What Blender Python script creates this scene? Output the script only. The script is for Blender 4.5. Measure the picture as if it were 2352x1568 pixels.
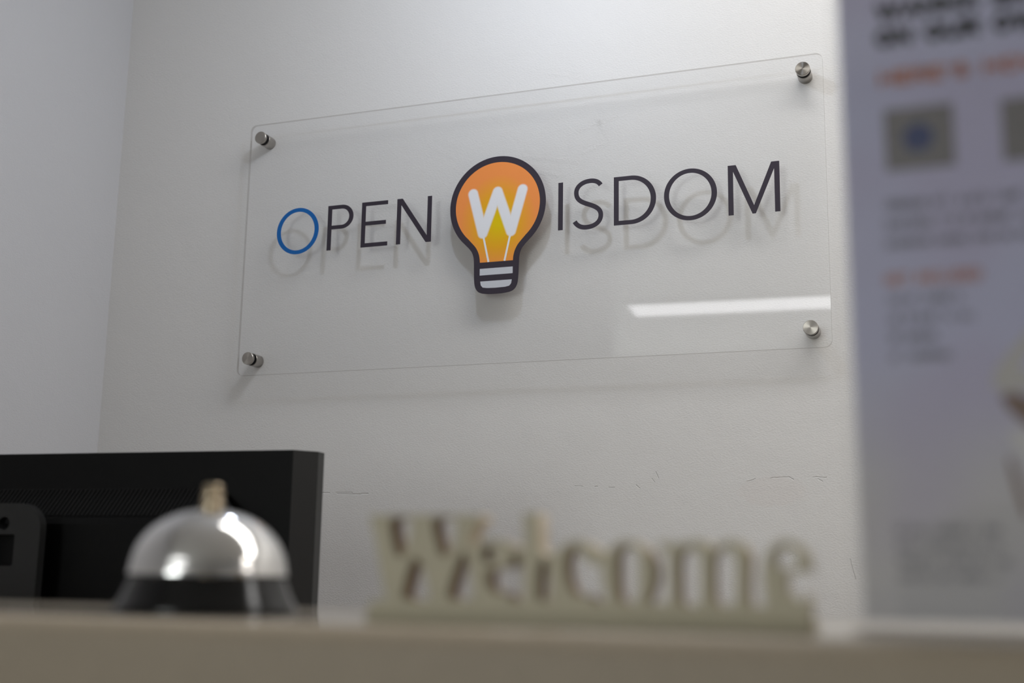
import bpy, bmesh, math, random
from mathutils import Matrix, Vector

random.seed(7)
for o in list(bpy.data.objects):
    bpy.data.objects.remove(o, do_unlink=True)
scene = bpy.context.scene
COL = scene.collection

# ------------------------------------------------------------------ camera
CAMZ = 1.10                      # camera height above the floor
FPX = 2839.84                    # focal length in pixels of the 2352 px frame
YAW, PITCH, ROLL = (math.radians(a) for a in (20.43736, 11.09627, 0.93571))


def cam_axes():
    f = Vector((-math.sin(YAW) * math.cos(PITCH), math.cos(YAW) * math.cos(PITCH), math.sin(PITCH)))
    r = Vector((math.cos(YAW), math.sin(YAW), 0))
    u = r.cross(f)
    c, s = math.cos(ROLL), math.sin(ROLL)
    return r * c + u * s, u * c - r * s, f


CR, CU, CF = cam_axes()
cam = bpy.data.cameras.new('camera')
cam.sensor_width = 36.0
cam.lens = 36.0 * FPX / 2352.0
cam.clip_start = 0.02
cam.dof.use_dof = True
cam.dof.focus_distance = 1.70
cam.dof.aperture_fstop = 4.3
cam_ob = bpy.data.objects.new('camera', cam)
m = Matrix((CR, CU, -CF)).transposed().to_4x4()
m.translation = (0, 0, CAMZ)
cam_ob.matrix_world = m
COL.objects.link(cam_ob)
scene.camera = cam_ob


def on_y(x, y, Y):
    """Point of the photo's pixel (x, y) on the vertical plane Y."""
    d = CF + CR * ((x - 1176) / FPX) + CU * ((784 - y) / FPX)
    d = d * (Y / d.y)
    return Vector((d.x, d.y, d.z + CAMZ))


# ------------------------------------------------------------------ world, exposure
world = bpy.data.worlds.new('daylight')
world.use_nodes = True
world.node_tree.nodes['Background'].inputs[0].default_value = (1.0, 0.985, 0.98, 1)
world.node_tree.nodes['Background'].inputs[1].default_value = 0.3
scene.world = world
vs = scene.view_settings
vs.view_transform = 'Standard'
vs.look = 'None'
vs.gamma = 1.0
vs.use_curve_mapping = False
vs.exposure = 0.40
DAYLIGHT = 7.0                   # radiance of the sky in the window behind the camera
CEIL_POWER = 5.2                 # radiance of the ceiling fixtures
PENDANT_POWER = 2.3              # watts of the small bare bulb


WX0, WX1, WZ0, WZ1 = -2.90, -0.85, 0.70, 2.35        # the window opening in the wall at Y = -4.3
sky = bpy.data.lights.new('window_daylight', 'AREA')
sky.shape = 'RECTANGLE'
sky.size, sky.size_y = WX1 - WX0, WZ1 - WZ0
sky.energy = DAYLIGHT * math.pi * sky.size * sky.size_y
sky.color = (1.0, 0.985, 0.97)
sky_ob = bpy.data.objects.new('window_daylight', sky)
sky_ob.location = ((WX0 + WX1) / 2, -4.43, (WZ0 + WZ1) / 2)
sky_ob.rotation_euler = (math.radians(90), 0, 0)      # shines along +Y, into the room
COL.objects.link(sky_ob)


# ------------------------------------------------------------------ material helpers
class NT:
    def __init__(self, name):
        self.m = bpy.data.materials.new(name)
        self.m.use_nodes = True
        self.t = self.m.node_tree
        self.t.nodes.clear()
        self.out = self.t.nodes.new('ShaderNodeOutputMaterial')

    def n(self, kind, **kw):
        nd = self.t.nodes.new(kind)
        for k, v in kw.items():
            setattr(nd, k, v)
        return nd

    def l(self, a, b):
        self.t.links.new(a, b)

    def math(self, op, a, b=None, c=None, clamp=False):
        nd = self.n('ShaderNodeMath', operation=op, use_clamp=clamp)
        for i, v in enumerate((a, b, c)):
            if v is None:
                continue
            if isinstance(v, (int, float)):
                nd.inputs[i].default_value = v
            else:
                self.l(v, nd.inputs[i])
        return nd.outputs[0]

    def vmath(self, op, a, b=None, out=0):
        nd = self.n('ShaderNodeVectorMath', operation=op)
        for i, v in enumerate((a, b)):
            if v is None:
                continue
            if isinstance(v, (tuple, list, Vector)):
                nd.inputs[i].default_value = tuple(v)
            else:
                self.l(v, nd.inputs[i])
        return nd.outputs[out]

    def scale(self, v, s):
        nd = self.n('ShaderNodeVectorMath', operation='SCALE')
        self.l(v, nd.inputs[0])
        if isinstance(s, (int, float)):
            nd.inputs['Scale'].default_value = s
        else:
            self.l(s, nd.inputs['Scale'])
        return nd.outputs[0]

    def segdist(self, p, a, b):
        a, b = Vector(a), Vector(b)
        ba = b - a
        pa = self.vmath('SUBTRACT', p, a)
        h = self.math('DIVIDE', self.vmath('DOT_PRODUCT', pa, ba, 1), max(ba.dot(ba), 1e-12), clamp=True)
        bh = self.n('ShaderNodeVectorMath', operation='SCALE')
        bh.inputs[0].default_value = ba
        self.l(h, bh.inputs['Scale'])
        return self.vmath('LENGTH', self.vmath('SUBTRACT', pa, bh.outputs[0]), None, 1)

    def ramp(self, v, lo, hi, a=0.0, b=1.0, kind='SMOOTHSTEP'):
        nd = self.n('ShaderNodeMapRange', interpolation_type=kind)
        self.l(v, nd.inputs[0])
        for i, x in zip((1, 2, 3, 4), (lo, hi, a, b)):
            nd.inputs[i].default_value = x
        return nd.outputs[0]

    def mix(self, f, a, b):
        nd = self.n('ShaderNodeMix', data_type='RGBA')
        if isinstance(f, (int, float)):
            nd.inputs[0].default_value = f
        else:
            self.l(f, nd.inputs[0])
        for i, v in ((6, a), (7, b)):
            if isinstance(v, (tuple, list)):
                nd.inputs[i].default_value = (*v[:3], 1)
            else:
                self.l(v, nd.inputs[i])
        return nd.outputs[2]

    def noise(self, vec, scale, detail=2.0, rough=0.5):
        nd = self.n('ShaderNodeTexNoise')
        nd.inputs['Scale'].default_value = scale
        nd.inputs['Detail'].default_value = detail
        nd.inputs['Roughness'].default_value = rough
        if vec is not None:
            self.l(vec, nd.inputs['Vector'])
        return nd.outputs[0]

    def coords(self):
        return self.n('ShaderNodeTexCoord').outputs['Object']

    def principled(self, color, rough=0.5, metal=0.0, spec=0.5, bump=None, bump_strength=1.0, bump_dist=0.001, **kw):
        b = self.n('ShaderNodeBsdfPrincipled')
        for sock, v in (('Base Color', color), ('Roughness', rough), ('Metallic', metal), ('Specular IOR Level', spec)):
            if isinstance(v, (tuple, list)):
                b.inputs[sock].default_value = (*v[:3], 1)
            elif isinstance(v, (int, float)):
                b.inputs[sock].default_value = v
            else:
                self.l(v, b.inputs[sock])
        for k, v in kw.items():
            b.inputs[k.replace('_', ' ')].default_value = v
        if bump is not None:
            bp = self.n('ShaderNodeBump')
            bp.inputs['Strength'].default_value = bump_strength
            bp.inputs['Distance'].default_value = bump_dist
            self.l(bump, bp.inputs['Height'])
            self.l(bp.outputs[0], b.inputs['Normal'])
        self.l(b.outputs[0], self.out.inputs[0])
        return b


def simple(name, color, rough=0.5, metal=0.0, spec=0.5, grain=0.0, gscale=60, bump=0.0):
    k = NT(name)
    c = color
    bp = None
    if grain or bump:
        nz = k.noise(k.coords(), gscale, 3)
        if grain:
            c = k.mix(nz, tuple(x * (1 - grain) for x in color), tuple(min(1, x * (1 + grain)) for x in color))
        if bump:
            bp = nz
    k.principled(c, rough, metal, spec, bp, 0.3, bump or 0.001)
    return k.m


def emissive(name, color, strength):
    k = NT(name)
    e = k.n('ShaderNodeEmission')
    e.inputs[0].default_value = (*color, 1)
    e.inputs[1].default_value = strength
    k.l(e.outputs[0], k.out.inputs[0])
    return k.m


# ------------------------------------------------------------------ mesh helpers
def link(name, me, mats, parent=None):
    o = bpy.data.objects.new(name, me)
    if not isinstance(mats, (list, tuple)):
        mats = [mats]
    if not me.materials:
        for mt in mats:
            me.materials.append(mt)
    COL.objects.link(o)
    if parent is not None:
        o.parent = parent
    return o


def tag(o, label=None, cat=None, group=None, kind=None):
    for k, v in (('label', label), ('category', cat), ('group', group), ('kind', kind)):
        if v:
            o[k] = v
    return o


def empty(name, loc, label, cat, group=None, rot=(0, 0, 0)):
    o = bpy.data.objects.new(name, None)
    o.empty_display_size = 0.02
    COL.objects.link(o)
    o.location = loc
    o.rotation_euler = rot
    return tag(o, label, cat, group)


def bm_box(bm, x0, x1, y0, y1, z0, z1):
    vs_ = [bm.verts.new(p) for p in ((x0, y0, z0), (x1, y0, z0), (x1, y1, z0), (x0, y1, z0),
                                     (x0, y0, z1), (x1, y0, z1), (x1, y1, z1), (x0, y1, z1))]
    for q in ((3, 2, 1, 0), (4, 5, 6, 7), (0, 1, 5, 4), (1, 2, 6, 5), (2, 3, 7, 6), (3, 0, 4, 7)):
        bm.faces.new([vs_[i] for i in q])


def mesh_from(bm, name, smooth=False, bevel=0.0, seg=2):
    if bevel:
        bmesh.ops.bevel(bm, geom=list(bm.edges), offset=bevel, segments=seg, profile=0.5, affect='EDGES', clamp_overlap=True)
    bmesh.ops.recalc_face_normals(bm, faces=bm.faces)
    me = bpy.data.meshes.new(name)
    bm.to_mesh(me)
    bm.free()
    if smooth:
        for p in me.polygons:
            p.use_smooth = True
        me.set_sharp_from_angle(angle=math.radians(35))
    return me


def box(name, x0, x1, y0, y1, z0, z1, mat, parent=None, bevel=0.0, seg=2):
    bm = bmesh.new()
    bm_box(bm, x0, x1, y0, y1, z0, z1)
    return link(name, mesh_from(bm, name, bool(bevel), bevel, seg), mat, parent)


def lathe_mesh(name, prof, seg=64, axis='Z'):
    """prof: (radius, height) from one end of the axis to the other."""
    bm = bmesh.new()
    rings = []
    for r, h in prof:
        if r < 1e-6:
            rings.append([bm.verts.new((0, 0, h))])
        else:
            rings.append([bm.verts.new((r * math.cos(2 * math.pi * i / seg), r * math.sin(2 * math.pi * i / seg), h)) for i in range(seg)])
    for a, b in zip(rings, rings[1:]):
        if len(a) == 1 and len(b) == 1:
            continue
        for i in range(seg):
            j = (i + 1) % seg
            if len(a) == 1:
                bm.faces.new((a[0], b[i], b[j]))
            elif len(b) == 1:
                bm.faces.new((a[i], a[j], b[0]))
            else:
                bm.faces.new((a[i], a[j], b[j], b[i]))
    if axis == 'Y':              # axis along -Y: height grows towards the camera
        bmesh.ops.transform(bm, matrix=Matrix.Rotation(math.radians(90), 4, 'X'), verts=bm.verts)
    return mesh_from(bm, name, True)


def flat_mesh(name, contours, depth):
    """2D contours (x, z), holes included, extruded along Y from 0 (front) to +depth."""
    cu = bpy.data.curves.new(name, 'CURVE')
    cu.dimensions = '2D'
    cu.fill_mode = 'BOTH'
    cu.extrude = depth / 2
    for c in contours:
        sp = cu.splines.new('POLY')
        sp.points.add(len(c) - 1)
        for p, (x, z) in zip(sp.points, c):
            p.co = (x, z, 0, 1)
        sp.use_cyclic_u = True
    ob = bpy.data.objects.new(name, cu)
    me = bpy.data.meshes.new_from_object(ob)
    bpy.data.objects.remove(ob)
    bpy.data.curves.remove(cu)
    me.transform(Matrix.Translation((0, depth / 2, 0)) @ Matrix.Rotation(math.radians(90), 4, 'X'))
    me.name = name
    me.materials.clear()
    return me


def arc(cx, cz, rx, rz, a0, a1, n=24):
    return [(cx + rx * math.cos(math.radians(a0 + (a1 - a0) * i / n)), cz + rz * math.sin(math.radians(a0 + (a1 - a0) * i / n))) for i in range(n + 1)]


def ring(cx, cz, rx, rz, n=96):
    return arc(cx, cz, rx, rz, 0, 360 * (n - 1) / n, n - 1)


def bez(p0, p1, p2, p3, n=14):
    o = []
    for i in range(n):
        t = i / n
        o.append(tuple((1 - t) ** 3 * a + 3 * (1 - t) ** 2 * t * b + 3 * (1 - t) * t * t * c + t ** 3 * d for a, b, c, d in zip(p0, p1, p2, p3)))
    return o


def stroke(path, w):
    L, R_ = [], []
    for i, p in enumerate(path):
        a, b = path[max(i - 1, 0)], path[min(i + 1, len(path) - 1)]
        dx, dz = b[0] - a[0], b[1] - a[1]
        k = math.hypot(dx, dz)
        nx, nz = -dz / k * w / 2, dx / k * w / 2
        L.append((p[0] + nx, p[1] + nz))
        R_.append((p[0] - nx, p[1] - nz))
    return L + R_[::-1]


def chaikin(c, it=2):
    for _ in range(it):
        o = []
        for i, p in enumerate(c):
            q = c[(i + 1) % len(c)]
            o += [(.75 * p[0] + .25 * q[0], .75 * p[1] + .25 * q[1]), (.25 * p[0] + .75 * q[0], .25 * p[1] + .75 * q[1])]
        c = o
    return c


def mm(c):
    return [(x / 1000, z / 1000) for x, z in c]


def round_rect(x0, x1, z0, z1, r, n=8):
    return (arc(x1 - r, z1 - r, r, r, 0, 90, n) + arc(x0 + r, z1 - r, r, r, 90, 180, n)
            + arc(x0 + r, z0 + r, r, r, 180, 270, n) + arc(x1 - r, z0 + r, r, r, 270, 360, n))


# ------------------------------------------------------------------ fixed sizes of the place
SIGN_Y = 1.6138                  # front face of the acrylic panel
SIGN_X, SIGN_Z = -1.05323, CAMZ + 0.30781
SIGN_W, SIGN_H = 0.89356, 0.406
WALL_Y = 1.6393
LEFT_X = -1.3234
CEIL_Z = 2.50
COUNTER_Z = CAMZ - 0.0158
ROOM = dict(x0=-4.2, x1=3.6, y0=-4.3, y1=WALL_Y)


# ------------------------------------------------------------------ materials
def wall_material(name, color, marks):
    k = NT(name)
    p = k.coords()
    st = k.n('ShaderNodeMapping')
    st.inputs['Rotation'].default_value = (0, math.radians(32), 0)
    st.inputs['Scale'].default_value = (1.0, 1.0, 1.7)
    k.l(p, st.inputs[0])
    fine = k.noise(st.outputs[0], 330, 3, 0.55)
    mid = k.noise(p, 60, 2)
    wave = k.noise(p, 7, 2)
    h = k.math('ADD', k.math('MULTIPLY', fine, 0.36), k.math('MULTIPLY', mid, 0.25))
    h = k.math('ADD', h, k.math('MULTIPLY', wave, 1.5))
    col = color
    if marks:
        def P(x, y):
            q = on_y(x, y, WALL_Y)
            return (q.x, 0.0, q.z)
        flat = k.vmath('MULTIPLY', p, (1, 0, 1))
        wob = k.n('ShaderNodeTexNoise')
        wob.inputs['Scale'].default_value = 60
        wob.inputs['Detail'].default_value = 3
        k.l(flat, wob.inputs['Vector'])
        off = k.scale(k.vmath('SUBTRACT', wob.outputs[1], (0.5, 0.5, 0.5)), 0.006)
        fw = k.vmath('MULTIPLY', k.vmath('ADD', flat, off), (1, 0, 1))
        grooves = [((771, 1131), (809, 1131)), ((775, 1134), (830, 1135)), ((830, 1133), (845, 1133.5)), ((731, 1131), (757, 1132))]
        for a, b in grooves:
            d = k.segdist(flat, P(*a), P(*b))
            h = k.math('SUBTRACT', h, k.ramp(d, 0.0003, 0.0011, 0.55, 0.0))
        cracks = [((1320, 1116), (1338, 1115)), ((1366, 1118), (1372, 1117)), ((1398, 1119), (1411, 1119)), ((1462, 1113), (1470, 1122)),
                  ((1496, 1098), (1504, 1106)), ((1506, 1084), (1514, 1098)), ((1715, 1105), (1735, 1097)), ((1770, 1099), (1813, 1095)), ((1813, 1095), (1822, 1100)),
                  ((1868, 1096), (1898, 1098)), ((1880, 1101), (1890, 1106)), ((1953, 1285), (1966, 1330))]
        for a, b in cracks:
            d = k.segdist(fw, P(*a), P(*b))
            h = k.math('SUBTRACT', h, k.ramp(d, 0.0002, 0.0008, 0.7, 0.0))
        # trowel-rough filler patches behind the sign
        rough = k.math('SUBTRACT', k.noise(p, 420, 4, 0.75), 0.4)
        for a, b, w in (((985, 330), (1040, 360), .012), ((1045, 385), (1075, 405), .010), ((1205, 360), (1330, 372), .010), ((1210, 395), (1290, 402), .008),
                        ((1330, 300), (1420, 265), .010), ((1262, 168), (1335, 178), .008), ((1370, 270), (1400, 320), .009), ((1340, 350), (1385, 330), .008)):
            d = k.segdist(fw, P(*a), P(*b))
            h = k.math('ADD', h, k.math('MULTIPLY', k.ramp(d, 0.0, w * .6, 0.75, 0.0), rough))
        # the smooth, slightly pinkish repainted patch low on the wall
        c = P(1772, 1128)
        e = k.vmath('LENGTH', k.vmath('MULTIPLY', k.vmath('SUBTRACT', fw, c), (1 / 0.047, 0, 1 / 0.021)), None, 1)
        pm = k.ramp(e, 0.8, 1.05, 1.0, 0.0)
        col = k.mix(k.math('MULTIPLY', pm, 0.5), color, (color[0] * 0.99, color[1] * 0.955, color[2] * 0.945))
    k.principled(col, 0.5, 0, 0.32, h, 0.95, 0.0012)
    return k.m


M = {}
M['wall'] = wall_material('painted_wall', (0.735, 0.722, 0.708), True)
M['wall_side'] = wall_material('shaded_side_wall', (0.595, 0.597, 0.618), False)  # same paint as the sign wall, its dimmer, bluer light put into the colour
M['ceiling'] = simple('ceiling_tile', (0.80, 0.79, 0.77), 0.8, grain=0.05, gscale=120)
M['floor'] = simple('carpet', (0.34, 0.32, 0.29), 0.95, spec=0.1, grain=0.35, gscale=300, bump=0.003)
M['trim'] = simple('white_trim', (0.75, 0.75, 0.74), 0.35)
M['steel'] = None


def brushed(name, color, radial):
    k = NT(name)
    p = k.coords()
    tan = k.n('ShaderNodeTangent', direction_type='RADIAL', axis='Y')
    if radial:
        sep = k.n('ShaderNodeSeparateXYZ')
        k.l(p, sep.inputs[0])
        rr = k.vmath('LENGTH', k.vmath('MULTIPLY', p, (1, 0, 1)), None, 1)
        vec = k.n('ShaderNodeCombineXYZ')
        k.l(rr, vec.inputs[0])
        nz = k.noise(vec.outputs[0], 2600, 2)
        an = 0.86
    else:
        mp = k.n('ShaderNodeMapping')
        mp.inputs['Scale'].default_value = (20, 900, 20)
        k.l(p, mp.inputs[0])
        nz = k.noise(mp.outputs[0], 3, 2)
        an = 0.6
    c = k.mix(nz, tuple(x * .82 for x in color), color)
    b = k.principled(c, 0.30, 1.0, 0.5, None)
    b.inputs['Anisotropic'].default_value = an
    k.l(tan.outputs[0], b.inputs['Tangent'])
    return k.m


M['steel'] = brushed('brushed_steel', (0.46, 0.43, 0.395), False)
M['steel_face'] = brushed('spun_steel', (0.40, 0.37, 0.335), True)
M['rubber'] = simple('black_rubber', (0.012, 0.012, 0.016), 0.4)
M['chrome'] = simple('chrome', (0.80, 0.79, 0.775), 0.10, 1.0)
M['brass'] = simple('brass', (0.50, 0.41, 0.29), 0.32, 1.0)
M['black_gloss'] = simple('black_enamel', (0.006, 0.006, 0.006), 0.14, spec=0.35)
M['plastic'] = simple('black_plastic', (0.0035, 0.0035, 0.0037), 0.5, spec=0.14, grain=0.1, gscale=400)
M['plastic_lit'] = simple('lit_satin_plastic', (0.012, 0.012, 0.012), 0.34, spec=0.45)  # satin copy of the black, paler for the light on chamfers and neck
M['plastic_dark'] = simple('black_plastic_vent', (0.004, 0.004, 0.004), 0.6, spec=0.2)
M['screen'] = simple('screen_glass', (0.01, 0.01, 0.012), 0.2)
M['laminate'] = simple('beige_laminate', (0.46, 0.41, 0.34), 0.07, spec=0.5, grain=0.05, gscale=90)
M['edge_band'] = simple('beige_edge_band', (0.37, 0.31, 0.235), 0.5, spec=0.25, grain=0.05, gscale=90)
M['panel'] = simple('counter_panel', (0.42, 0.38, 0.32), 0.45, grain=0.05, gscale=40)
M['wood'] = simple('desk_wood', (0.32, 0.24, 0.16), 0.45, grain=0.2, gscale=30)
M['greige'] = simple('greige_paint', (0.50, 0.455, 0.335), 0.55, spec=0.3, grain=0.05, gscale=150)
M['greige_dark'] = simple('greige_paint_base', (0.40, 0.36, 0.26), 0.55, spec=0.3, grain=0.05, gscale=150)
M['outer_edge'] = simple('lit_wood_edge', (0.55, 0.47, 0.36), 0.65, spec=0.2, grain=0.1, gscale=200)  # outer sides of the same wood, paler for the light they catch
M['cut_edge'] = simple('shaded_cut_edge', (0.28, 0.185, 0.105), 0.7, spec=0.2, grain=0.2, gscale=200)  # burnt cut, with the shade in the gaps put into its brown


def vinyl(name, color):
    return simple(name, color, 0.45, spec=0.22, grain=0.04, gscale=900)


M['charcoal'] = vinyl('charcoal_vinyl', (0.040, 0.032, 0.046))
M['blue'] = vinyl('blue_vinyl', (0.008, 0.125, 0.42))
M['silver'] = vinyl('pale_grey_vinyl', (0.58, 0.60, 0.65))
M['white_print'] = vinyl('white_vinyl', (0.80, 0.81, 0.85))
M['lamp_white'] = simple('lamp_white_metal', (0.7, 0.7, 0.7), 0.4)
M['cord'] = simple('lamp_cord', (0.03, 0.03, 0.03), 0.5)


def acrylic_face():
    k = NT('clear_acrylic')
    geo = k.n('ShaderNodeNewGeometry')
    lw = k.n('ShaderNodeFresnel')
    lw.inputs[0].default_value = 1.49
    tr = k.n('ShaderNodeBsdfTransparent')
    tr.inputs[0].default_value = (0.993, 0.994, 0.995, 1)
    gl = k.n('ShaderNodeBsdfAnisotropic')
    gl.inputs['Roughness'].default_value = 0.015
    gl.inputs[0].default_value = (1, 1, 1, 1)
    fac = k.math('MULTIPLY', k.math('MULTIPLY', lw.outputs[0], 1.3), k.math('SUBTRACT', 1.0, geo.outputs['Backfacing']), clamp=True)
    mx = k.n('ShaderNodeMixShader')
    k.l(fac, mx.inputs[0])
    k.l(tr.outputs[0], mx.inputs[1])
    k.l(gl.outputs[0], mx.inputs[2])
    k.l(mx.outputs[0], k.out.inputs[0])
    return k.m


def acrylic_edge():
    k = NT('acrylic_edge')
    g = k.n('ShaderNodeBsdfAnisotropic')
    g.inputs[0].default_value = (0.88, 0.88, 0.96, 1)
    g.inputs['Roughness'].default_value = 0.12
    tr = k.n('ShaderNodeBsdfTransparent')
    tr.inputs[0].default_value = (0.74, 0.72, 0.69, 1)
    mx = k.n('ShaderNodeMixShader')
    mx.inputs[0].default_value = 0.18
    k.l(tr.outputs[0], mx.inputs[1])
    k.l(g.outputs[0], mx.inputs[2])
    k.l(mx.outputs[0], k.out.inputs[0])
    return k.m


M['acrylic'] = acrylic_face()
M['acrylic_edge'] = acrylic_edge()

W_PTS = [(387.3, 254.2), (403.6, 193.0), (425.8, 254.2), (447.6, 193.0), (464.5, 254.2)]
W_TOP = [(425.8, 254.2)]


def bulb_face_material():
    k = NT('bulb_print')
    p = k.scale(k.coords(), 1000.0)
    p = k.vmath('MULTIPLY', p, (1, 0, 1))
    d = k.vmath('LENGTH', k.vmath('MULTIPLY', k.vmath('SUBTRACT', p, (427, 0, 209)), (1.12, 0, 0.92)), None, 1)
    f = k.ramp(d, 6, 66, 0, 1, 'LINEAR')
    cr = k.n('ShaderNodeValToRGB')
    els = cr.color_ramp.elements
    els[0].position, els[0].color = 0.0, (0.74, 0.53, 0.0, 1)
    els[1].position, els[1].color = 1.0, (0.88, 0.295, 0.075, 1)
    e = els.new(0.5)
    e.color = (0.80, 0.385, 0.014, 1)
    k.l(f, cr.inputs[0])
    dist = None
    for a, b in zip(W_PTS, W_PTS[1:]):
        s = k.segdist(p, (a[0], 0, a[1]), (b[0], 0, b[1]))
        dist = s if dist is None else k.math('MINIMUM', dist, s)
    w = k.ramp(dist, 5.9, 9.3, 1, 0)
    col = k.mix(w, cr.outputs[0], (0.80, 0.81, 0.85))
    k.principled(col, 0.45, 0, 0.2)
    return k.m


M['bulb_face'] = bulb_face_material()

# ------------------------------------------------------------------ the room
R = ROOM


def struct(name, o):
    o['kind'] = 'structure'
    return o


struct('wall_back', box('wall_back', LEFT_X - 0.12, R['x1'], WALL_Y, WALL_Y + 0.12, 0, CEIL_Z, M['wall']))
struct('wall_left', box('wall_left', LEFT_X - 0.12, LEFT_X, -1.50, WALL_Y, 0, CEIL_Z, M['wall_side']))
struct('wall_right', box('wall_right', R['x1'], R['x1'] + 0.12, R['y0'], WALL_Y + 0.12, 0, CEIL_Z, M['wall_side']))
struct('wall_side', box('wall_far_left', R['x0'] - 0.12, R['x0'], R['y0'], -1.50, 0, CEIL_Z, M['wall_side']))
struct('wall_return', box('wall_return', R['x0'], LEFT_X - 0.12, -1.50, -1.38, 0, CEIL_Z, M['wall_side']))
bm = bmesh.new()
y0, y1 = R['y0'] - 0.14, R['y0']
bm_box(bm, R['x0'], WX0, y0, y1, 0, CEIL_Z)
bm_box(bm, WX1, R['x1'], y0, y1, 0, CEIL_Z)
bm_box(bm, WX0, WX1, y0, y1, 0, WZ0)
bm_box(bm, WX0, WX1, y0, y1, WZ1, CEIL_Z)
struct('wall_front', link('wall_front', mesh_from(bm, 'wall_front'), M['wall_side']))
struct('floor', box('floor', R['x0'] - 0.2, R['x1'] + 0.2, R['y0'] - 0.2, WALL_Y + 0.12, -0.1, 0, M['floor']))
struct('ceiling', box('ceiling', R['x0'] - 0.2, R['x1'] + 0.2, R['y0'] - 0.2, WALL_Y + 0.12, CEIL_Z, CEIL_Z + 0.1, M['ceiling']))
struct('baseboard_back', box('baseboard_back', LEFT_X + 0.012, R['x1'] - 0.001, WALL_Y - 0.012, WALL_Y, 0, 0.1, M['trim']))
struct('baseboard_left', box('baseboard_left', LEFT_X, LEFT_X + 0.012, -1.50, WALL_Y, 0, 0.1, M['trim']))

win = bpy.data.objects.new('window_1', None)
COL.objects.link(win)
win.location = ((WX0 + WX1) / 2, R['y0'] - 0.07, WZ0)
win['kind'] = 'structure'
hw, wh = (WX1 - WX0) / 2, WZ1 - WZ0
for a in ((-hw, -hw + .05, 0, wh), (hw - .05, hw, 0, wh), (-hw + .05, hw - .05, 0, .05), (-hw + .05, hw - .05, wh - .05, wh)):
    box('window_frame', a[0], a[1], -.03, .03, a[2], a[3], M['trim'], win)
kk = NT('window_glass')
tr = kk.n('ShaderNodeBsdfTransparent')
kk.l(tr.outputs[0], kk.out.inputs[0])
tr.inputs[0].default_value = (.92, .95, .95, 1)
box('window_pane', -hw + .05, hw - .05, -.004, .004, .05, wh - .05, kk.m, win)
slat_me = None
for i in range(15):
    z = .12 + i * .1
    if slat_me is None:
        o = box('blind_slat', -hw + .06, hw - .06, .035, .06, -.012, .012, M['trim'], win)
        slat_me = o.data
    else:
        o = link('blind_slat', slat_me, M['trim'], win)
    o.location = (0, 0, z)


# ------------------------------------------------------------------ ceiling fixtures
M['diffuser'] = emissive('light_diffuser', (0.985, 0.985, 1.0), CEIL_POWER)
M['diffuser_wall'] = emissive('wall_light_diffuser', (1.0, 0.985, 0.965), CEIL_POWER * 1.5)
M['diffuser_warm'] = emissive('warm_light_diffuser', (1.0, 0.95, 0.88), CEIL_POWER)


def ceiling_light(cx, cy, rz, label, Wd=0.16, dif='diffuser'):
    t = empty('ceiling_light', (cx, cy, CEIL_Z), label, 'ceiling light', 'slim ceiling light panels', (0, 0, rz))
    L = 0.61
    for a in ((-L, L, -Wd, -Wd + .012), (-L, L, Wd - .012, Wd), (-L, -L + .012, -Wd + .012, Wd - .012), (L - .012, L, -Wd + .012, Wd - .012)):
        box('light_frame', a[0], a[1], a[2], a[3], -.014, 0, M['lamp_white'], t)
    bm_ = bmesh.new()
    bm_.faces.new([bm_.verts.new(p) for p in ((-L + .012, -Wd + .012, -.006), (-L + .012, Wd - .012, -.006), (L - .012, Wd - .012, -.006), (L - .012, -Wd + .012, -.006))])
    dm = bpy.data.meshes.new('diffuser')
    bm_.to_mesh(dm)
    bm_.free()
    link('diffuser', dm, M[dif], t)


ceiling_light(0.18, 1.08, 0, 'slim rectangular ceiling light panel close to the wall with the sign', 0.16, 'diffuser_wall')
ceiling_light(1.52, 1.08, 0, 'slim rectangular ceiling light panel close to the wall, to the right of the sign', 0.16, 'diffuser_wall')
ceiling_light(-1.00, -2.86, math.radians(-4), 'slim rectangular ceiling light panel mirrored in the acrylic sign')
ceiling_light(3.2, 0.75, 0, 'wide warm ceiling light panel added as fill beside the right-hand wall', 0.30, 'diffuser_warm')  # added fill, lifts the room light from the right


def bulb_glow():
    k = NT('lit_bulb')
    e = k.n('ShaderNodeEmission')
    e.inputs[0].default_value = (0.85, 0.93, 1.0, 1)
    e.inputs[1].default_value = 2.0
    t = k.n('ShaderNodeBsdfTransparent')
    a = k.n('ShaderNodeAddShader')
    k.l(e.outputs[0], a.inputs[0])
    k.l(t.outputs[0], a.inputs[1])
    k.l(a.outputs[0], k.out.inputs[0])
    return k.m


def pendant(loc, label):
    t = empty('pendant_lamp', loc, label, 'lamp')
    o = link('bulb', lathe_mesh('pendant_bulb', [(0, -.026)] + [(.026 * math.cos(math.radians(a)), .026 * math.sin(math.radians(a))) for a in range(-75, 61, 15)] + [(.012, .030)], 24),
             bulb_glow(), t)
    lt = bpy.data.lights.new('pendant_glow', 'POINT')
    lt.energy = PENDANT_POWER
    lt.color = (0.73, 0.83, 1.0)
    lt.shadow_soft_size = .026
    lo = bpy.data.objects.new('pendant_glow', lt)
    COL.objects.link(lo)
    lo.parent = t
    link('socket', lathe_mesh('pendant_socket', [(0, .031), (.0135, .031), (.0155, .036), (.0155, .068), (.006, .075), (0, .075)], 24), M['lamp_white'], t)
    top = CEIL_Z - loc[2]
    link('hanging_cord', lathe_mesh('pendant_cord', [(0, .075), (.0025, .075), (.0025, top - .02), (0, top - .02)], 10), M['cord'], t)
    link('ceiling_rose', lathe_mesh('pendant_rose', [(0, top - .02), (.03, top - .02), (.045, top), (0, top)], 32), M['lamp_white'], t)


pendant((-0.559, 1.234, CAMZ + 0.929), 'small bare bulb pendant hanging in front of the acrylic sign')

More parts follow.
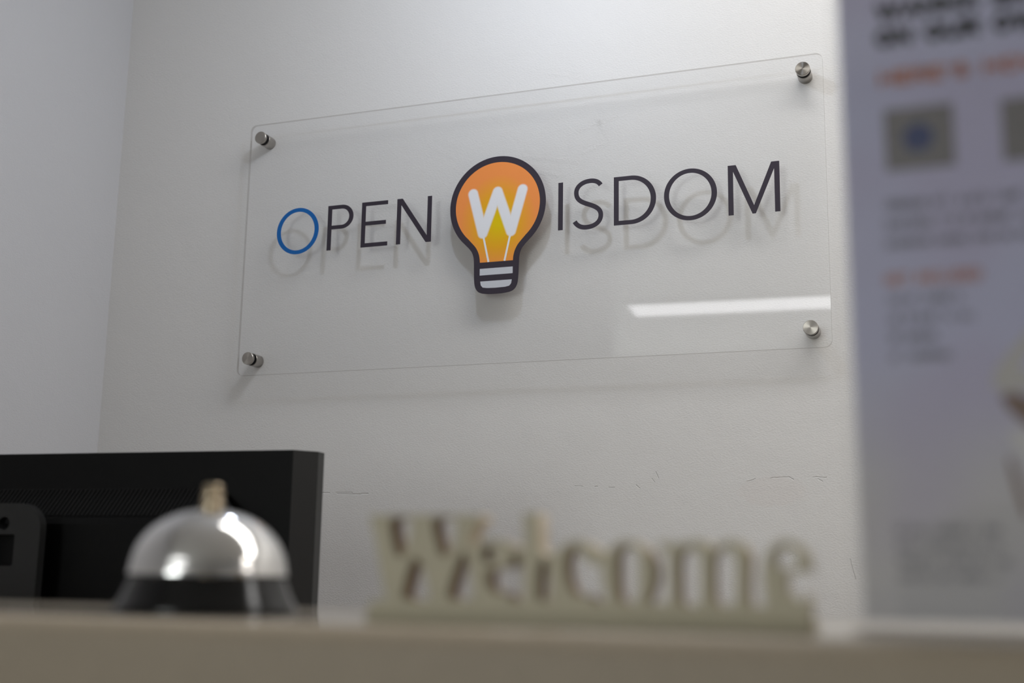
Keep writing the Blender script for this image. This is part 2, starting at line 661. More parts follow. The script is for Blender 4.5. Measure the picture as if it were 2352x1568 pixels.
# ------------------------------------------------------------------ acrylic sign
sign = empty('acrylic_sign', (SIGN_X, SIGN_Y, SIGN_Z), 'clear acrylic wall sign lettered OPEN WISDOM around an orange light bulb', 'sign')
T_AC = 0.005
holes = [(0.0213, 0.0256), (0.8675, 0.0256), (0.0213, 0.3822), (0.8675, 0.3838)]
pm = flat_mesh('panel', [round_rect(0, SIGN_W, 0, SIGN_H, 0.0095, 10)], T_AC)
for q in pm.polygons:
    q.material_index = 0 if abs(q.normal.y) > .5 else 1
panel = link('panel', pm, [M['acrylic'], M['acrylic_edge']], sign)
panel['label'] = 'clear acrylic panel'

VT = 0.0003


def print_part(name, contours, mat, parent=sign, lift=0.0, label=None):
    me = flat_mesh(name, [mm(c) for c in contours], VT)
    o = link(name, me, mat, parent)
    o.location.y = -VT - lift
    if label:
        o['label'] = label
    return o


B0, B1 = 187.5, 258.3
print_part('letter_o', [ring(94.8, 223.0, 36.8, 37.1), ring(94.8, 223.0, 29.6, 30.9)], M['blue'], label='blue letter O')
print_part('letter_p', [[(146.8, B0), (153.9, B0), (153.9, 220.3)] + arc(171.0, 239.35, 19.8, 19.0, -90, 90, 28) + [(146.8, B1)],
                        [(153.9, 226.4)] + arc(170.8, 239.3, 12.7, 12.9, -90, 90, 24) + [(153.9, 252.2)]], M['charcoal'])
print_part('letter_e', [[(204.8, B0), (249.6, B0), (249.6, 193.8), (211.8, 193.8), (211.8, 221.5), (246.1, 221.5), (246.1, 227.6),
                         (211.8, 227.6), (211.8, 252.1), (248.7, 252.1), (248.7, B1), (204.8, B1)]], M['charcoal'])
print_part('letter_n', [[(264.0, B0), (271.0, B0), (271.0, 248.1), (312.5, B0), (321.2, B0), (321.2, B1), (314.1, B1), (314.1, 198.1), (273.0, B1), (264.0, B1)]], M['charcoal'])
print_part('letter_i', [[(519.1, B0), (526.2, B0), (526.2, B1), (519.1, B1)]], M['charcoal'])
spath = (bez((582.2, 249.2), (579, 254.3), (574, 256.7), (567.3, 256.7)) + bez((567.3, 256.7), (555.5, 256.7), (546.1, 250.5), (546.1, 240.8))
         + bez((546.1, 240.8), (546.1, 230.0), (554, 226.3), (563.8, 222.4)) + bez((563.8, 222.4), (575, 218.0), (582.5, 214.0), (582.5, 205.0))
         + bez((582.5, 205.0), (582.5, 194.5), (573, 188.7), (561.0, 188.7)) + bez((561.0, 188.7), (553, 188.7), (547.5, 192.0), (543.9, 198.3)) + [(543.9, 198.3)])
print_part('letter_s', [stroke(spath, 6.7)], M['charcoal'])
print_part('letter_d', [[(601.5, B0)] + arc(626.9, 222.9, 35.4, 35.4, -90, 90, 40) + [(601.5, B1)],
                        [(608.6, 193.7)] + arc(626.0, 222.9, 28.7, 29.2, -90, 90, 36) + [(608.6, 252.1)]], M['charcoal'])
print_part('letter_o', [ring(710.5, 222.8, 37.0, 37.1), ring(710.3, 222.8, 29.6, 30.9)], M['charcoal'], label='charcoal letter O')
print_part('letter_m', [[(762.7, B0), (769.8, B0), (769.8, 249.0), (795.1, B0), (799.6, B0), (825.3, 248.6), (825.3, B0), (832.4, B0), (832.4, B1),
                         (821.6, B1), (797.5, 199.3), (773.7, B1), (762.7, B1)]], M['charcoal'])

CX = 425.75


def sym(half):
    """Closed contour from the right half, listed from the top down."""
    return [(CX + x, z) for x, z in half] + [(CX - x, z) for x, z in half[::-1] if x > 1e-6]


def top_arc(r, a1, n=60):
    return [(r * math.cos(math.radians(90 - (90 - a1) * i / n)), 233.9 + r * math.sin(math.radians(90 - (90 - a1) * i / n))) for i in range(n + 1)]


def smooth_tail(pts, it=2):
    for _ in range(it):
        o = [pts[0]]
        for p, q in zip(pts, pts[1:]):
            o += [(.75 * p[0] + .25 * q[0], .75 * p[1] + .25 * q[1]), (.25 * p[0] + .75 * q[0], .25 * p[1] + .75 * q[1])]
        pts = o + [pts[-1]]
    return pts


outer = top_arc(74.6, -47) + smooth_tail([(43.6, 172.0), (38.2, 165.5), (35.4, 157.0), (34.8, 148.0), (34.3, 124.0), (32.6, 111.5), (26.0, 103.6), (12.0, 101.4), (0, 101.2)])
inner = top_arc(65.5, -47) + smooth_tail([(38.5, 179.2), (32.0, 172.0), (27.6, 163.0), (25.9, 155.0), (25.5, 149.05)])
c_out, c_in = sym(outer), sym(inner)
band1 = [(400.3, 129.9), (451.2, 129.9), (451.2, 139.8), (400.3, 139.8)]
band2 = sym([(0, 120.9), (24.4, 120.9), (23.4, 115.2), (20.5, 111.8), (14, 110.6), (0, 110.2)])
print_part('bulb_outline', [c_out, c_in, band1, band2], M['charcoal'], label='charcoal outline of the light bulb')
face = print_part('bulb_face', [c_in], M['bulb_face'], label='orange to yellow face of the light bulb with a glowing W')
print_part('screw_band', [band1], M['silver'])
print_part('screw_band', [band2], M['silver'])
wst = [stroke([a, b], 9.6) for a, b in zip(W_PTS, W_PTS[1:])]


def hull_w():
    """One outline of the zig-zag W, mitred joints."""
    n = len(W_PTS)
    L, Rr = [], []
    hw_ = 5.6
    for i in range(n):
        def nrm(a, b):
            dx, dz = b[0] - a[0], b[1] - a[1]
            k = math.hypot(dx, dz)
            return (-dz / k, dx / k)
        if i == 0:
            nn = nrm(W_PTS[0], W_PTS[1]); s = 1
        elif i == n - 1:
            nn = nrm(W_PTS[-2], W_PTS[-1]); s = 1
        else:
            a, b = nrm(W_PTS[i - 1], W_PTS[i]), nrm(W_PTS[i], W_PTS[i + 1])
            nx, nz = a[0] + b[0], a[1] + b[1]
            k = math.hypot(nx, nz)
            nn = (nx / k, nz / k)
            s = 1 / max(nn[0] * a[0] + nn[1] * a[1], .3)
        so = min(s, 1.0)
        # inside of a bend takes the full mitre, outside is cut short
        up = i in (2,)
        sl, sr = (so, s) if up else ((s, so) if i in (1, 3) else (1, 1))
        L.append((W_PTS[i][0] + nn[0] * hw_ * sl, W_PTS[i][1] + nn[1] * hw_ * sl))
        Rr.append((W_PTS[i][0] - nn[0] * hw_ * sr, W_PTS[i][1] - nn[1] * hw_ * sr))
    return L + Rr[::-1]


print_part('letter_w', [hull_w()], M['white_print'], lift=.00004, label='white glowing letter W')
for a, b in (((405.0, 187.0), (413.6, 149.2)), ((446.3, 187.0), (438.3, 149.2))):
    print_part('filament', [stroke([a, b], 2.9)], M['white_print'], lift=.00004)

# ------------------------------------------------------------------ standoffs
cap_me = lathe_mesh('cap', [(0, 0), (.0096, 0), (.0096, .0012), (.0093, .0013), (.0093, .0016), (.0098, .0018), (.0098, .0046), (.0094, .005), (0, .005)], 48, 'Y')
cap_me.materials.append(M['steel'])
cap_me.materials.append(M['steel_face'])
for q in cap_me.polygons:
    if q.normal.y < -.99 and q.center.y < -.0045:
        q.material_index = 1
gap = WALL_Y - SIGN_Y - T_AC
bar_me = lathe_mesh('barrel', [(0, 0), (.0096, 0), (.0098, .0003), (.0098, gap - .0017), (.0094, gap - .0012), (0, gap - .0012)], 48, 'Y')
gas_me = lathe_mesh('gasket', [(0, 0), (.0092, 0), (.0092, .0012), (0, .0012)], 40, 'Y')
gas2_me = lathe_mesh('gasket_front', [(0, 0), (.0090, 0), (.0090, .0008), (0, .0008)], 40, 'Y')
names = ['below the blue letter O', 'below the letter M', 'above the blue letter O', 'above the letter M']
for (hx, hz), nm in zip(holes, names):
    t = empty('standoff', (SIGN_X + hx, WALL_Y, SIGN_Z + hz), 'brushed steel standoff holding the acrylic sign corner ' + nm, 'standoff', 'sign standoffs')
    link('barrel', bar_me, M['steel'], t)
    g = link('gasket', gas_me, M['rubber'], t)
    g.location.y = -(gap - .0012)
    g = link('gasket', gas2_me, M['rubber'], t)
    g.location.y = SIGN_Y - WALL_Y
    c = link('cap', cap_me, [M['steel'], M['steel_face']], t)
    c.location.y = SIGN_Y - WALL_Y - .0008
    c.rotation_euler.y = random.uniform(0, 6)

# ------------------------------------------------------------------ reception counter
CNY, CFY = 0.420, 0.740
ctr = empty('reception_counter', (0.3, CNY, 0), 'beige laminate reception counter with a narrow glossy ledge', 'counter')


def rel(o, root):
    o.location = Vector(o.location) - root.location
    return o


bm = bmesh.new()
bm_box(bm, LEFT_X, 2.2, CNY, CFY, COUNTER_Z - .045, COUNTER_Z)
es = [e for e in bm.edges if abs(e.verts[0].co.z - COUNTER_Z) < 1e-6 and abs(e.verts[1].co.z - COUNTER_Z) < 1e-6 and abs(e.verts[0].co.y - e.verts[1].co.y) < 1e-6]
bmesh.ops.bevel(bm, geom=es, offset=.010, segments=8, profile=.5, affect='EDGES')
ct = mesh_from(bm, 'counter_top', True)
for q in ct.polygons:
    q.material_index = 1 if q.normal.y < -.15 else 0
rel(link('counter_top', ct, [M['laminate'], M['edge_band']], ctr), ctr)
rel(box('front_panel', LEFT_X, 2.18, CNY + .04, CNY + .065, 0, COUNTER_Z - .045, M['panel'], ctr), ctr)
rel(box('end_panel', 2.15, 2.18, CNY + .065, CFY - .02, 0, COUNTER_Z - .045, M['panel'], ctr), ctr)
rel(box('back_panel', LEFT_X, 2.15, CFY - .045, CFY - .02, 0, COUNTER_Z - .045, M['panel'], ctr), ctr)

desk = empty('desk', (-0.5, CFY, 0), 'wooden desk standing behind the reception counter', 'desk')
rel(box('desk_top', LEFT_X + .01, 1.0, CFY + .002, 1.35, .715, .745, M['wood'], desk, .003), desk)
for x in (LEFT_X + .05, .93):
    for y in (CFY + .04, 1.29):
        rel(box('desk_leg', x - .025, x + .025, y - .025, y + .025, 0, .715, M['wood'], desk), desk)

# ------------------------------------------------------------------ service bell
bell = empty('service_bell', (-.340, .507, COUNTER_Z), 'chrome service bell with brass button on a black base', 'bell')
link('bell_base', lathe_mesh('bell_base', [(0, 0), (.0415, 0), (.0425, .001), (.0425, .0026), (.0412, .0045), (.0388, .009), (.0370, .0135), (.0358, .0165), (.0, .0168)], 96), M['black_gloss'], bell)
prof = []
for i in range(0, 25):
    a = math.radians(90 * i / 24)
    e = 2 / 2.1
    prof.append((.0364 * max(math.cos(a), 0) ** e, .0182 + .0302 * math.sin(a) ** e))
prof = [(.0345, .0182), (.0368, .0176), (.0369, .0186)] + prof[1:]
prof[-1] = (0, prof[-1][1])
link('bell_dome', lathe_mesh('bell_dome', prof, 128), M['chrome'], bell)
link('bell_button', lathe_mesh('bell_button', [(0, .0475), (.0050, .0475), (.0052, .0482), (.0052, .0515), (.0044, .0528), (.0047, .0536), (.0050, .0548), (.0047, .0562), (.0036, .0572), (.0042, .0580),
                                               (.0044, .0592), (.0038, .0601), (0, .0606)], 40), M['brass'], bell)
link('clapper_arm', lathe_mesh('clapper_arm', [(0, .0165), (.004, .0165), (.004, .0186), (0, .0186)], 20), M['brass'], bell)

# ------------------------------------------------------------------ Welcome sign
WY = 0.4605


def tr_(ox, oy):
    def f(*pts):
        o = []
        for u, v in pts:
            q = on_y(ox + u / 5.2275, oy + v / 5.2275, WY)
            o.append((q.x, q.z))
        return o
    return f


A, B, C = tr_(820, 1150), tr_(1160, 1150), tr_(1500, 1180)
PLZ = COUNTER_Z + .0046
xl, xr = A((150, 1190))[0][0], C((1888, 1200))[0][0]
outl = (A((150, 168), (700, 168), (1100, 166), (1490, 166), (1492, 255), (1420, 285), (1345, 470), (1345, 540), (1400, 535), (1480, 490), (1600, 462), (1720, 470), (1850, 520), (1950, 590))
        + B((235, 560), (215, 145), (400, 143), (402, 400), (405, 560), (455, 650), (545, 650), (640, 580), (720, 512), (820, 470), (920, 480), (1040, 545), (1150, 620), (1210, 630),
            (1270, 560), (1350, 490), (1440, 468), (1540, 480), (1640, 540), (1720, 610), (1780, 750), (1800, 880), (1765, 1050), (1700, 1235), (1920, 1238), (1968, 1150), (1960, 900),
            (1948, 640), (1900, 580), (1835, 555), (1835, 480))
        + C((200, 345), (320, 352), (400, 330), (540, 305), (650, 350), (705, 425), (800, 345), (950, 305), (1060, 345), (1140, 450), (1150, 560), (1130, 900), (1150, 1110), (1350, 1120),
            (1325, 900), (1310, 700), (1340, 520), (1420, 390), (1500, 325), (1580, 302), (1700, 330), (1800, 400), (1870, 520), (1895, 690), (1610, 700), (1585, 800), (1610, 930), (1680, 1020),
            (1750, 1048), (1830, 1010), (1888, 955), (1888, 1100)))
outl = outl + [(xr, outl[-1][1] - .002), (xr, PLZ), (xl, PLZ)] + A((150, 1195), (250, 1190), (345, 1175), (300, 950), (215, 450), (180, 300))
w_holes = [
    A((378, 205), (520, 200), (650, 205), (645, 400), (560, 660), (500, 680), (455, 620), (410, 400)),
    A((888, 205), (1040, 200), (1195, 205), (1180, 420), (1100, 650), (1030, 675), (985, 620), (930, 400)),
    A((705, 655), (780, 760), (845, 1000), (875, 1190), (720, 1200), (525, 1185), (560, 1030), (640, 740)),
    A((1275, 575), (1330, 700), (1375, 950), (1395, 1185), (1230, 1195), (1070, 1180), (1110, 1020), (1215, 700)),
    A((1510, 560), (1580, 520), (1655, 570), (1660, 690), (1600, 750), (1520, 730), (1495, 650)),
    A((1560, 830), (1700, 800), (1840, 810), (1865, 700), (1850, 610), (1930, 640), (1995, 760), (1990, 1000), (2000, 1190), (1900, 1225), (1820, 1180), (1800, 1090), (1700, 1120), (1600, 1080), (1545, 960)),
    B((460, 660), (520, 760), (540, 950), (545, 1190), (465, 1215), (385, 1190), (390, 950), (405, 760)),
    B((860, 520), (900, 640), (1000, 750), (1100, 780), (1165, 790), (1150, 950), (1195, 1080), (1210, 1200), (1120, 1245), (1040, 1200), (1010, 1110), (880, 1170), (780, 1070), (725, 900), (720, 700), (780, 570)),
    B((1340, 600), (1420, 535), (1540, 545), (1592, 640), (1598, 900), (1590, 1190), (1480, 1245), (1360, 1210), (1335, 1000), (1332, 760)),
    C((300, 520), (350, 425), (460, 415), (540, 470), (562, 600), (565, 900), (560, 1080), (430, 1120), (310, 1090), (296, 850)),
    C((715, 520), (770, 425), (880, 410), (960, 470), (988, 600), (990, 900), (985, 1080), (850, 1120), (725, 1090), (710, 850)),
    C((1455, 560), (1490, 430), (1590, 380), (1690, 430), (1735, 560), (1725, 645), (1590, 660), (1460, 645)),
]
cx0 = (xl + xr) / 2
wel = empty('welcome_sign', (cx0, WY, COUNTER_Z), 'greige wooden cut-out sign spelling Welcome on a flat base', 'sign')
loc = lambda c: [(x - cx0, z - COUNTER_Z) for x, z in c]
sm = lambda c: [p for i, p in enumerate(c)]
wm = flat_mesh('lettering', [loc(outl)] + [loc(chaikin(h, 2)) for h in w_holes], .012)
notch = (B((1720, 610), (1780, 750), (1800, 880), (1765, 1050), (1700, 1235), (1920, 1238), (1968, 1150), (1960, 900), (1948, 640))
         + C((1140, 450), (1150, 560), (1130, 900), (1150, 1110), (1350, 1120), (1325, 900), (1310, 700)))
key = lambda x, z: (round(x, 5), round(z, 5))
outer_xz = {key(x, z) for x, z in loc(outl)}
notch_xz = {key(x, z) for x, z in loc(notch)}
for q in wm.polygons:
    if q.normal.y < -.5:
        q.material_index = 0
    else:
        ks = [key(wm.vertices[v].co.x, wm.vertices[v].co.z) for v in q.vertices]
        on_outer = all(a in outer_xz for a in ks) and not all(a in notch_xz for a in ks)
        q.material_index = 2 if on_outer else 1
lo = link('lettering', wm, [M['greige'], M['cut_edge'], M['outer_edge']], wel)
lo['label'] = 'cut-out word Welcome with bare wood edges'
bo = box('base_plank', xl - cx0, xr - cx0, -.0035, .026, 0, .0046, M['greige_dark'], wel, .0004)

# ------------------------------------------------------------------ monitor seen from behind
MY = 1.10
mon_p = on_y(732, 1037, MY)
MROT = math.radians(4.1)
mon = empty('computer_monitor', (mon_p.x - .305 * math.cos(MROT), MY - .305 * math.sin(MROT), .745), 'black computer monitor seen from behind on the desk', 'monitor', None, (0, 0, MROT))
MW, MH = .305, .355
TOPZ = mon_p.z - .745
bm = bmesh.new()
# back shell: chamfered towards the screen side
f_ = [(-MW + .018, -.02), (MW - .018, -.02), (MW, 0), (MW, .014), (-MW, .014), (-MW, 0)]
lo_, hi_ = [], []
for x, y in f_:
    lo_.append(bm.verts.new((x, y, TOPZ - MH)))
    hi_.append(bm.verts.new((x, y, TOPZ)))
bm.faces.new(lo_)
bm.faces.new(hi_[::-1])
for i in range(6):
    j = (i + 1) % 6
    bm.faces.new((lo_[i], lo_[j], hi_[j], hi_[i]))
bsm = mesh_from(bm, 'back_shell')
for q in bsm.polygons:
    q.material_index = 1 if abs(q.normal.x) > .2 else 0
link('back_shell', bsm, [M['plastic'], M['plastic_lit']], mon)
box('screen', -MW + .006, MW - .006, .0141, .0155, TOPZ - MH + .012, TOPZ - .006, M['screen'], mon)
vz1, vz0 = TOPZ - .037, TOPZ - .069
# lower housing with sloped, slotted shoulder
prof = [(-.02, vz1), (-.046, vz0), (-.048, vz0 - .006), (-.046, TOPZ - MH + .06), (-.02, TOPZ - MH + .03)]
hx = .245
bm = bmesh.new()
rows = []
for s, inset in ((-1, 0), (1, 0)):
    rows.append([bm.verts.new((s * (hx - (0.035 if i == 0 else 0.0)), y, z)) for i, (y, z) in enumerate(prof)])
for i in range(len(prof) - 1):
    bm.faces.new((rows[0][i], rows[0][i + 1], rows[1][i + 1], rows[1][i]))
bm.faces.new(rows[0][::-1])
bm.faces.new(rows[1])
bm.faces.new([rows[0][0], rows[1][0], rows[1][-1], rows[0][-1]])
link('housing', mesh_from(bm, 'housing'), M['plastic'], mon)
sl = math.atan2(.026, .032)
rib_me = None
nr = 84
for i in range(nr):
    x = -.208 + .416 * i / (nr - 1)
    if rib_me is None:
        bm = bmesh.new()
        bm_box(bm, -.0011, .0011, -.0016, .0010, -.0185, .0185)
        rib_me = mesh_from(bm, 'vent_slat')
    o = link('vent_slat', rib_me, M['plastic_dark'], mon)
    o.location = (x, -.033, (vz0 + vz1) / 2)
    o.rotation_euler = (-sl, math.radians(6), 0)
# stand
neck_c = [(-.043, -.30), (.043, -.30), (.043, -.03)] + arc(.017, -.026, .026, .026, 0, 90, 10) + arc(-.017, -.026, .026, .026, 90, 180, 10) + [(-.043, -.03)]
top_n = on_y(40, 1155, 1.0).z - .745
neck = [(x, z + top_n) for x, z in neck_c]
neck[0] = (-.043, .012)
neck[1] = (.043, .012)
hole = ring(0, top_n - .020, .0065, .0065, 24)
slot = round_rect(-.014, .014, top_n - .062, top_n - .031, .002, 3)
nk = link('stand_neck', flat_mesh('stand_neck', [neck, hole, slot], .010), M['plastic_lit'], mon)
nk.location = (0, -.078, 0)
bv = nk.modifiers.new('edge', 'BEVEL')
bv.width = .0035
bv.segments = 3
bv.limit_method = 'ANGLE'
nb = link('neck_cover', flat_mesh('neck_cover', [[(x * .55, z - .02 if z > .1 else z) for x, z in neck]], .020), M['plastic'], mon)
nb.location = (-.004, -.0678, 0)
link('stand_hinge', lathe_mesh('stand_hinge', [(0, 0), (.022, 0), (.022, .006), (0, .006)], 32, 'Y'), M['plastic'], mon).location = (-.004, -.0435, top_n - .06)
box('stand_foot', -.13, .13, -.16, .06, 0, .012, M['plastic'], mon, .004)

# ------------------------------------------------------------------ poster in an acrylic stand
PY = 0.48
pb = on_y(1963, 1413, PY)
LEAN = math.radians(4.0)
PW, PH = 0.223, 0.288
post = empty('poster_stand', (pb.x, PY, COUNTER_Z), 'clear acrylic countertop stand holding a lilac printed poster', 'poster stand')
PZ = .003
bm = bmesh.new()
bm_box(bm, 0, PW, -.018, .06, 0, .003)
me = mesh_from(bm, 'stand_base')
kk = NT('base_acrylic')
gl = kk.n('ShaderNodeBsdfGlass')
gl.inputs['IOR'].default_value = 1.49
gl.inputs['Roughness'].default_value = 0.02
gl.inputs['Color'].default_value = (.95, .93, .9, 1)
tr = kk.n('ShaderNodeBsdfTransparent')
mx = kk.n('ShaderNodeMixShader')
mx.inputs[0].default_value = .35
kk.l(tr.outputs[0], mx.inputs[1])
kk.l(gl.outputs[0], mx.inputs[2])
kk.l(mx.outputs[0], kk.out.inputs[0])
link('stand_base', me, kk.m, post)


def lean(o, z=PZ):
    o.location = (0, o.location.y, z)
    o.rotation_euler = (LEAN, 0, 0)
    return o


def sheet(name, y, t, x0=0.0, x1=PW, z0=0.0, z1=PH):
    me = flat_mesh(name, [round_rect(x0, x1, z0, z1, .002, 3)], t)
    for q in me.polygons:
        q.material_index = 0 if abs(q.normal.y) > .5 else 1
    o = link(name, me, [M['acrylic'], M['acrylic_edge']], post)
    o.location.y = y
    return lean(o)


sheet('front_sheet', -.0022, .0016)
sheet('back_sheet', .0004, .0016)


def paper():
    k = NT('poster_paper')
    p = k.coords()
    sep = k.n('ShaderNodeSeparateXYZ')
    k.l(p, sep.inputs[0])
    g = k.ramp(sep.outputs[2], .035, .11, 0, 1)
    c = k.mix(g, (.57, .545, .545), (.50, .495, .65))
    # faint violet clouds and a large pale disc in the printed background
    nz = k.ramp(k.noise(p, 14, 1), .45, .62)
    c = k.mix(k.math('MULTIPLY', nz, .5), c, (.47, .42, .565))
    d = k.vmath('LENGTH', k.vmath('SUBTRACT', p, (.050, 0, .010)), None, 1)
    c = k.mix(k.math('MULTIPLY', k.ramp(d, .032, .035, 1, 0), .35), c, (.46, .445, .45))
    k.principled(c, .5, 0, .3)
    return k.m


ps = link('poster', flat_mesh('poster', [[(.0035, .0020), (PW - .0035, .0020), (PW - .0035, PH - .003), (.0035, PH - .003)]], .0003), paper(), post)
ps.location.y = -.0003
lean(ps)
ps['label'] = 'lilac printed poster sheet'

M['ink_black'] = simple('ink_black', (.02, .019, .024), .5)
M['ink_grey'] = simple('ink_grey', (.15, .14, .165), .5)
M['ink_soft'] = simple('ink_soft_grey', (.24, .225, .24), .5)
M['ink_orange'] = simple('ink_orange', (.43, .15, .05), .5)
M['ink_patch'] = simple('ink_patch', (.19, .175, .175), .5, grain=.4, gscale=300)
M['ink_blue'] = simple('ink_blue', (.035, .05, .14), .5)
IY = -.0005                      # the ink lies on the paper, behind the clear front sheet


def poster_xy(x, y):
    """Poster coordinates (metres from its lower left corner) of a photo pixel."""
    d = CF + CR * ((x - 1176) / FPX) + CU * ((784 - y) / FPX)
    n = Vector((0, -math.cos(LEAN), -math.sin(LEAN)))
    o = Vector((pb.x, PY, COUNTER_Z + PZ))
    c = Vector((0, 0, CAMZ))
    t = (o - c).dot(n) / d.dot(n)
    q = c + d * t - o
    return q.x, q.z * math.cos(LEAN) - q.y * math.sin(LEAN)


def ink(name, contours, mat, y=IY):
    o = link(name, flat_mesh(name, contours, .0001), mat, ps)
    o.location = (0, y + .0003, 0)
    return o


# block capitals as strokes in a unit box (x 0-1, z 0-1)
_a = lambda cx, cz, rx, rz, a0, a1: arc(cx, cz, rx, rz, a0, a1, 10)
GLYPH = {
    'A': [[(0, 0), (.5, 1), (1, 0)], [(.2, .34), (.8, .34)]], 'B': [[(0, 0), (0, 1), (.5, 1)] + _a(.55, .76, .4, .24, 90, -90) + [(0, .52)], [(.55, .52)] + _a(.6, .26, .4, .26, 90, -90) + [(0, 0)]],
    'C': [_a(.52, .5, .5, .5, 45, 315)], 'D': [[(0, 0), (0, 1), (.4, 1)] + _a(.45, .5, .55, .5, 90, -90) + [(0, 0)]], 'E': [[(1, 0), (0, 0), (0, 1), (1, 1)], [(0, .5), (.85, .5)]],
    'G': [_a(.52, .5, .5, .5, 45, 330) + [(1, .45), (.55, .45)]], 'H': [[(0, 0), (0, 1)], [(1, 0), (1, 1)], [(0, .5), (1, .5)]], 'I': [[(.5, 0), (.5, 1)]], 'L': [[(0, 1), (0, 0), (1, 0)]],
    'N': [[(0, 0), (0, 1), (1, 0), (1, 1)]], 'O': [_a(.5, .5, .5, .5, 0, 360)], 'R': [[(0, 0), (0, 1), (.5, 1)] + _a(.55, .75, .42, .25, 90, -90) + [(0, .5)], [(.5, .5), (1, 0)]],
    'S': [_a(.5, .75, .46, .25, 20, 270) + _a(.5, .25, .48, .25, 90, -160)], 'T': [[(0, 1), (1, 1)], [(.5, 0), (.5, 1)]], 'U': [[(0, 1), (0, .42)] + _a(.5, .42, .5, .42, 180, 360) + [(1, 1)]],
    'W': [[(0, 1), (.25, 0), (.5, .9), (.75, 0), (1, 1)]], "'": [[(.5, 1), (.5, .72)]],
}
WIDE = {'W': 1.25, 'I': .18, "'": .2, 'E': .62, 'L': .6, 'S': .66, 'B': .7, 'R': .72, ' ': .42}


def line_text(name, s_, pl_, pr_, cap_px, mat, bold):
    x0, z0 = poster_xy(*pl_)
    x1, z1 = poster_xy(*pr_)
    cap = poster_xy(pl_[0], pl_[1] - cap_px)[1] - z0
    z = (z0 + z1) / 2
    w = cap * bold
    adv = [WIDE.get(ch, .8) for ch in s_]
    gap_ = .34
    k = (x1 - x0) / (sum(adv) + gap_ * (len(adv) - 1))
    bm_ = bmesh.new()
    x = x0
    for ch, ad in zip(s_, adv):
        for path in GLYPH.get(ch, []):
            pts = [(x + u * ad * k, z + w / 2 + v * (cap - w)) for u, v in path]
            for i_, (a_, b_) in enumerate(zip(pts, pts[1:])):
                L_ = math.hypot(b_[0] - a_[0], b_[1] - a_[1])
                if L_ < 1e-7:
                    continue
                ex, ez = (b_[0] - a_[0]) / L_ * w / 2, (b_[1] - a_[1]) / L_ * w / 2
                q = [(a_[0] - ex * .8 - ez, a_[1] - ez * .8 + ex), (b_[0] + ex * .8 - ez, b_[1] + ez * .8 + ex), (b_[0] + ex * .8 + ez, b_[1] + ez * .8 - ex), (a_[0] - ex * .8 + ez, a_[1] - ez * .8 - ex)]
                bm_.faces.new([bm_.verts.new((u, -.00002 * (i_ % 2), v)) for u, v in q])
        x += (ad + gap_) * k
    o = link(name, mesh_from(bm_, name), mat, ps)
    o.location = (0, IY + .0003, 0)
    return o


line_text('headline', 'WANNA BRI', (2018, 52), (2382, 2), 44, M['ink_black'], .30)
line_text('headline', 'ON OUR OW', (2018, 115), (2382, 63), 44, M['ink_black'], .30)
line_text('subheading', "HERE'S HOW", (2024, 200), (2400, 155), 34, M['ink_orange'], .26)
line_text('list_heading', 'GET INCLUDED', (2036, 656), (2254, 641), 25, M['ink_orange'], .2)


def copy_lines(name, rows, mat, word, dens=.72):
    """Rows of small illegible print: word-like runs of narrow strokes."""
    for (xl_, yl_, xr_, yr_), h in rows:
        x0, z0 = poster_xy(xl_, yl_)
        x1, z1 = poster_xy(xr_, yr_)
        z = (z0 + z1) / 2
        hh = poster_xy(xl_, yl_ - h)[1] - z0
        cs = []
        x = x0
        left = random.randint(*word)
        while x < x1:
            if left <= 0:
                x += hh * .45
                left = random.randint(*word)
                continue
            w = hh * random.uniform(.42, .60)
            tall = hh * random.choice((.68, .68, .70, 1.0, .95))
            s = w * .30
            cs.append([(x, z), (x + s, z), (x + s, z + tall), (x, z + tall)])
            cs.append([(x + w - s - w * .12, z), (x + w - w * .12, z), (x + w - w * .12, z + hh * .68), (x + w - s - w * .12, z + hh * .68)])
            if random.random() < dens:
                zz = random.choice((0, hh * .56))
                cs.append([(x + s, z + zz), (x + w - s - w * .12, z + zz), (x + w - s - w * .12, z + zz + hh * .13), (x + s, z + zz + hh * .13)])
            x += w
            left -= 1
        ink(name, cs, mat)


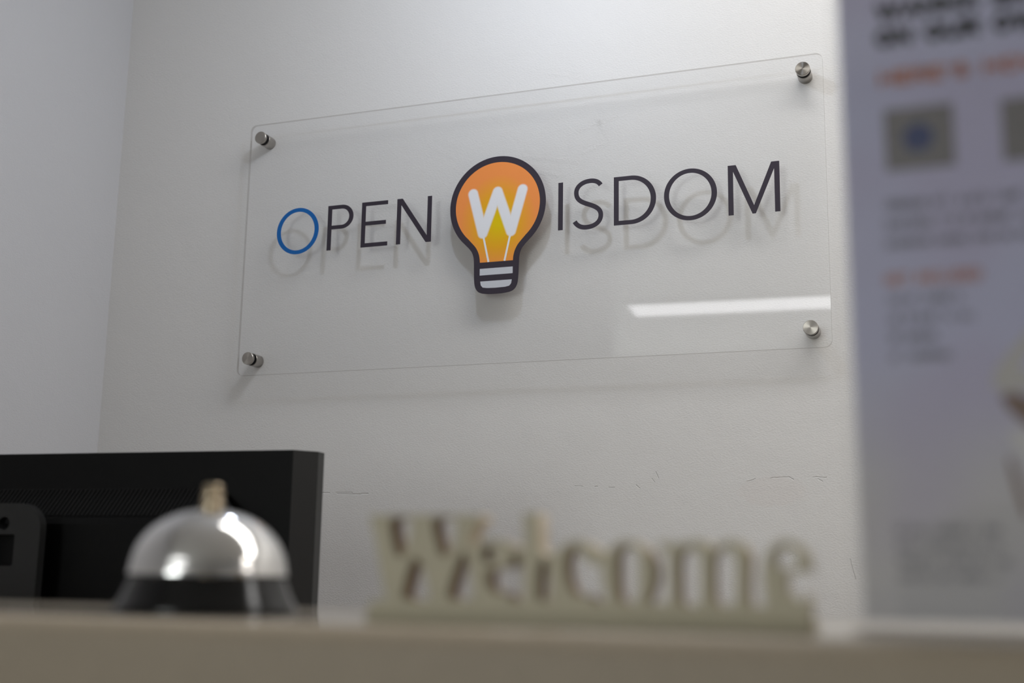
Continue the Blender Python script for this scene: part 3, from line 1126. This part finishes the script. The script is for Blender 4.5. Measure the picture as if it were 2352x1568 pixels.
copy_lines('body_text', [((2036, 481, 2350, 459), 26), ((2036, 525, 2370, 504), 26), ((2036, 566, 2375, 550), 26)], M['ink_grey'], (3, 8))
copy_lines('list_text', [((2042, 697, 2202, 692), 25), ((2044, 741, 2235, 735), 25), ((2046, 784, 2152, 781), 25), ((2048, 828, 2185, 824), 25)], M['ink_grey'], (2, 8))
copy_lines('footer_text', [((2058, 1226, 2290, 1226), 27), ((2060, 1261, 2290, 1262), 24), ((2062, 1297, 2325, 1300), 24), ((2066, 1333, 2285, 1336), 24)], M['ink_soft'], (4, 9))


def patch(corners, mat, name='printed_square'):
    c = [poster_xy(*q) for q in corners]
    xs, zs = [a for a, _ in c], [b for _, b in c]
    x0, x1, z0, z1 = min(xs), max(xs), (zs[0] + zs[1]) / 2, (zs[2] + zs[3]) / 2
    ink(name, [[(x0, z0), (x1, z0), (x1, z1), (x0, z1)]], mat)
    return x0, x1, z0, z1


a = patch([(2036, 395), (2188, 380), (2188, 238), (2036, 252)], M['ink_patch'])
patch([(2306, 372), (2455, 358), (2455, 214), (2306, 226)], M['ink_patch'])
ccx, ccz = poster_xy(2109, 316)
ink('printed_dot', [ring(ccx, ccz, .0055, .0055, 32)], M['ink_blue'], IY - .0001)
# the blurred picture at the poster's right: pale curved sleeve, brown shape, white cloth
M['ink_sleeve'] = simple('ink_sleeve', (.50, .475, .45), .5)
M['ink_brown'] = simple('ink_brown', (.20, .13, .095), .5)
M['ink_pale'] = simple('ink_pale', (.60, .58, .58), .5)
pp = lambda *q: chaikin([poster_xy(*a) for a in q], 2)
ink('picture_sleeve', [pp((2420, 690), (2352, 770), (2290, 840), (2275, 880), (2300, 905), (2380, 890), (2450, 850), (2400, 860), (2340, 850), (2345, 825), (2440, 740))], M['ink_sleeve'])
ink('picture_brown', [pp((2295, 905), (2330, 900), (2420, 930), (2420, 1010), (2352, 975), (2310, 935))], M['ink_brown'])
ink('picture_cloth', [pp((2318, 985), (2350, 985), (2420, 1015), (2420, 1060), (2345, 1050), (2322, 1020))], M['ink_pale'])
ink('picture_brown', [pp((2312, 1045), (2325, 1050), (2345, 1110), (2370, 1190), (2352, 1190), (2328, 1115))], M['ink_brown'])
